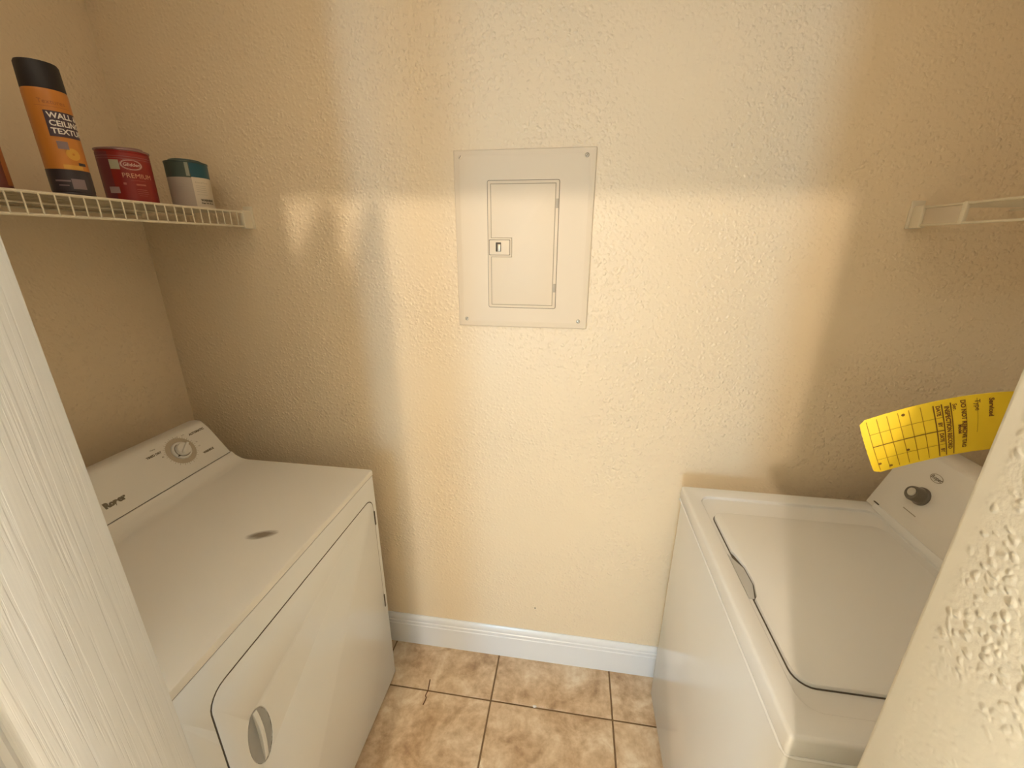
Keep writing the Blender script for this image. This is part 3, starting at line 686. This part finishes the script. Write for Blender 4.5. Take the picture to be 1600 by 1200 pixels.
# ------------------------------------------------------------------ yellow inspection tag
tag = thing('inspection_tag', (0.62, YF, 1.50), 'yellow inspection tag printed with a grid, sticking out above the washer console', 'tag')
UEND = 1.42
TOPE = [Vector(p) for p in ((0.4013, -0.78, 1.422), (0.4372, -0.805, 1.4556), (0.4894, -0.815, 1.475))]
BOTE = [Vector(p) for p in ((0.433, -0.78, 1.3604), (0.4675, -0.80, 1.3933), (0.5057, -0.81, 1.4129))]
def quad3(P, u, k=0.46):
    return P[0] * ((u - k) * (u - 1) / k) + P[1] * (u * (u - 1) / (k * (k - 1))) + P[2] * (u * (u - k) / (1 - k))
def on_tag(u, v, h=0.0):
    """u 0..1.42 along the card from its free end, v 0..1 down across it"""
    a, b = quad3(TOPE, min(u, 1.1)), quad3(BOTE, min(u, 1.1))
    if u > 1.1:
        da = (quad3(TOPE, 1.1) - quad3(TOPE, 1.0)) * 10; db = (quad3(BOTE, 1.1) - quad3(BOTE, 1.0)) * 10
        a = a + (da + db) * 0.5 * (u - 1.1) ; b = b + (da + db) * 0.5 * (u - 1.1)
        a = a + Vector((0, -0.20 * (u - 1.1) ** 2, 0)); b = b + Vector((0, -0.20 * (u - 1.1) ** 2, 0))
    p = a.lerp(b, v)
    n = (quad3(TOPE, min(u, 1.1) + 0.02) - quad3(TOPE, min(u, 1.1) - 0.02)).cross(b - a).normalized()
    if n.y > 0: n = -n
    return p + n * (h + 0.003 * math.sin(PI * v))
def tag_map(bm, h):
    bmesh.ops.triangulate(bm, faces=bm.faces)
    for v in bm.verts: v.co = on_tag(v.co.x, v.co.y, h)
    return bm
bm = bmesh.new(); na, nb = 30, 6; g = {}
for s_, hh in ((0, 0.0), (1, -0.0005)):
    for i in range(na + 1):
        for j in range(nb + 1):
            v = j / nb
            if i == 0 and j in (0, nb): v = 0.05 if j == 0 else 0.95
            u = UEND * i / na if i else (0.0 if 0 < j < nb else 0.004)
            g[s_, i, j] = bm.verts.new(on_tag(u, v, hh))
    for i in range(na):
        for j in range(nb): bm.faces.new((g[s_, i, j], g[s_, i + 1, j], g[s_, i + 1, j + 1], g[s_, i, j + 1]))
rim_ = [(i, 0) for i in range(na)] + [(na, j) for j in range(nb)] + [(i, nb) for i in range(na, 0, -1)] + [(0, j) for j in range(nb, 0, -1)]
for k in range(len(rim_)):
    p, q = rim_[k], rim_[(k + 1) % len(rim_)]
    bm.faces.new((g[0, p[0], p[1]], g[0, q[0], q[1]], g[1, q[0], q[1]], g[1, p[0], p[1]]))
M_YEL = mat('yellow_card', (0.92, 0.66, 0.03), 0.5)
card = obj('card', bm, M_YEL, tag, smooth=40)
SU, SV = 0.108, 0.068                                     # metres per unit along and across
def line(u0, v0, u1, v1, wd_):
    n = 14; bm = bmesh.new(); d = Vector(((u1 - u0) * SU, (v1 - v0) * SV)).normalized(); p = Vector((-d.y / SU, d.x / SV)) * wd_ / 2; prev = None
    for i in range(n + 1):
        t = i / n; c = Vector((u0 + (u1 - u0) * t, v0 + (v1 - v0) * t))
        cur = (bm.verts.new((c.x + p.x, c.y + p.y, 0)), bm.verts.new((c.x - p.x, c.y - p.y, 0)))
        if prev: bm.faces.new((prev[0], prev[1], cur[1], cur[0]))
        prev = cur
    return bm
thin, thick = bmesh.new(), bmesh.new()
for u in (0.054, 0.129, 0.203, 0.281, 0.358, 0.440): merge(thin, line(u, 0.04, u, 0.96, 0.0006))
for u in (0.527, 0.585, 0.648): merge(thick, line(u, 0.06, u, 0.97, 0.0010))
for v, wd_, tgt in ((0.27, 0.0005, thin), (0.49, 0.0010, thick), (0.745, 0.0005, thin)): merge(tgt, line(0.054, v, 0.585, v, wd_))
for u, v in ((0.315, 0.09), (0.065, 0.83), (0.140, 0.92), (0.292, 0.70)): merge(thick, moved(ring_bm(0.0001, 0.0015, n=10), Matrix.Translation((u, v, 0)) @ Matrix.Diagonal((1 / SU, 1 / SV, 1, 1))))
merge(thin, line(0.755, 0.05, 0.755, 0.80, 0.0004)); merge(thin, line(0.84, 0.05, 0.84, 0.62, 0.0004))
obj('grid_lines', tag_map(thin, 0.0004), mat('ochre_ink', (0.42, 0.22, 0.01), 0.6), card, smooth=None)
obj('grid_rules', tag_map(thick, 0.0005), mat('dark_tag_ink', (0.20, 0.095, 0.01), 0.6), card, smooth=None)
bm = bmesh.new()
for s_, u, v, sz, bd in (('DATE', 0.556, 0.155, 0.0044, 0.0002), ('BY', 0.556, 0.385, 0.0044, 0.0002), ('DATE', 0.556, 0.615, 0.0044, 0.0002), ('BY', 0.556, 0.86, 0.0044, 0.0002),
                         ('INSPECTION RECORD', 0.617, 0.48, 0.0052, 0.0002), ('Ser.', 0.675, 0.14, 0.0048, 0.0001), ('Model', 0.700, 0.52, 0.0044, 0.0002),
                         ('DO NOT REMOVE TAG', 0.735, 0.46, 0.0054, 0.0002), ('Type', 0.84, 0.16, 0.006, 0.0001), ('Serviced', 0.945, 0.22, 0.006, 0.0002)):
    t = text_bm(s_, sz, bd)                                # lettering reads down the short side of the card
    for q in t.verts: q.co = Vector((u - q.co.y / SU * -1.0, v + q.co.x / SV, 0))
    merge(bm, t)
obj('lettering', tag_map(bm, 0.0005), mat('brown_tag_ink', (0.22, 0.09, 0.015), 0.6), card, smooth=None)
end = on_tag(UEND - 0.06, 0.5)
tip = Vector((0.640, YF + 0.006, 1.4985))
wire_pts = [end + Vector((0, -0.001, 0)), end.lerp(tip, 0.35) + Vector((0, 0, -0.004)), end.lerp(tip, 0.75) + Vector((0, 0, -0.003)), tip]
obj('tie_wire', T(wire_pts, 0.0009, 6), M_STEEL, tag)
obj('nail', lathe([(0.0012, -0.004), (0.0012, 0.014), (0.004, 0.0145), (0.0035, 0.0155)], 12, frame_on((0.640, YF, 1.4985), (0, 1, 0), (0, 0, 1))), M_STEEL, tag)

# ------------------------------------------------------------------ litter on the floor
tw = obj('twig', T([(-0.3899, -0.2474, 0.0018), (-0.3875, -0.2330, 0.0018), (-0.3868, -0.2217, 0.002), (-0.3925, -0.2158, 0.0018), (-0.3892, -0.1937, 0.002), (-0.3949, -0.1551, 0.0022)], 0.0019, 6), mat('brown_twig', (0.14, 0.055, 0.02), 0.8), loc=(-0.39, -0.20, 0))
tw['label'] = 'thin curved brown twig lying across a tile joint by the dryer'; tw['category'] = 'debris'
bm = bmesh.new(); bmesh.ops.create_icosphere(bm, subdivisions=2, radius=0.0050)
for v in bm.verts: v.co = Vector((v.co.x * 1.5, v.co.y, v.co.z * 0.6)) * (0.85 + 0.3 * random.random())
bmesh.ops.translate(bm, verts=bm.verts, vec=(0.0165, -0.192, 0.002))
cr = obj('crumb', bm, mat('white_crumb', (0.92, 0.88, 0.80), 0.7), loc=(0.0165, -0.192, 0)); cr['label'] = 'small white crumb on a tile joint in front of the baseboard'; cr['category'] = 'debris'
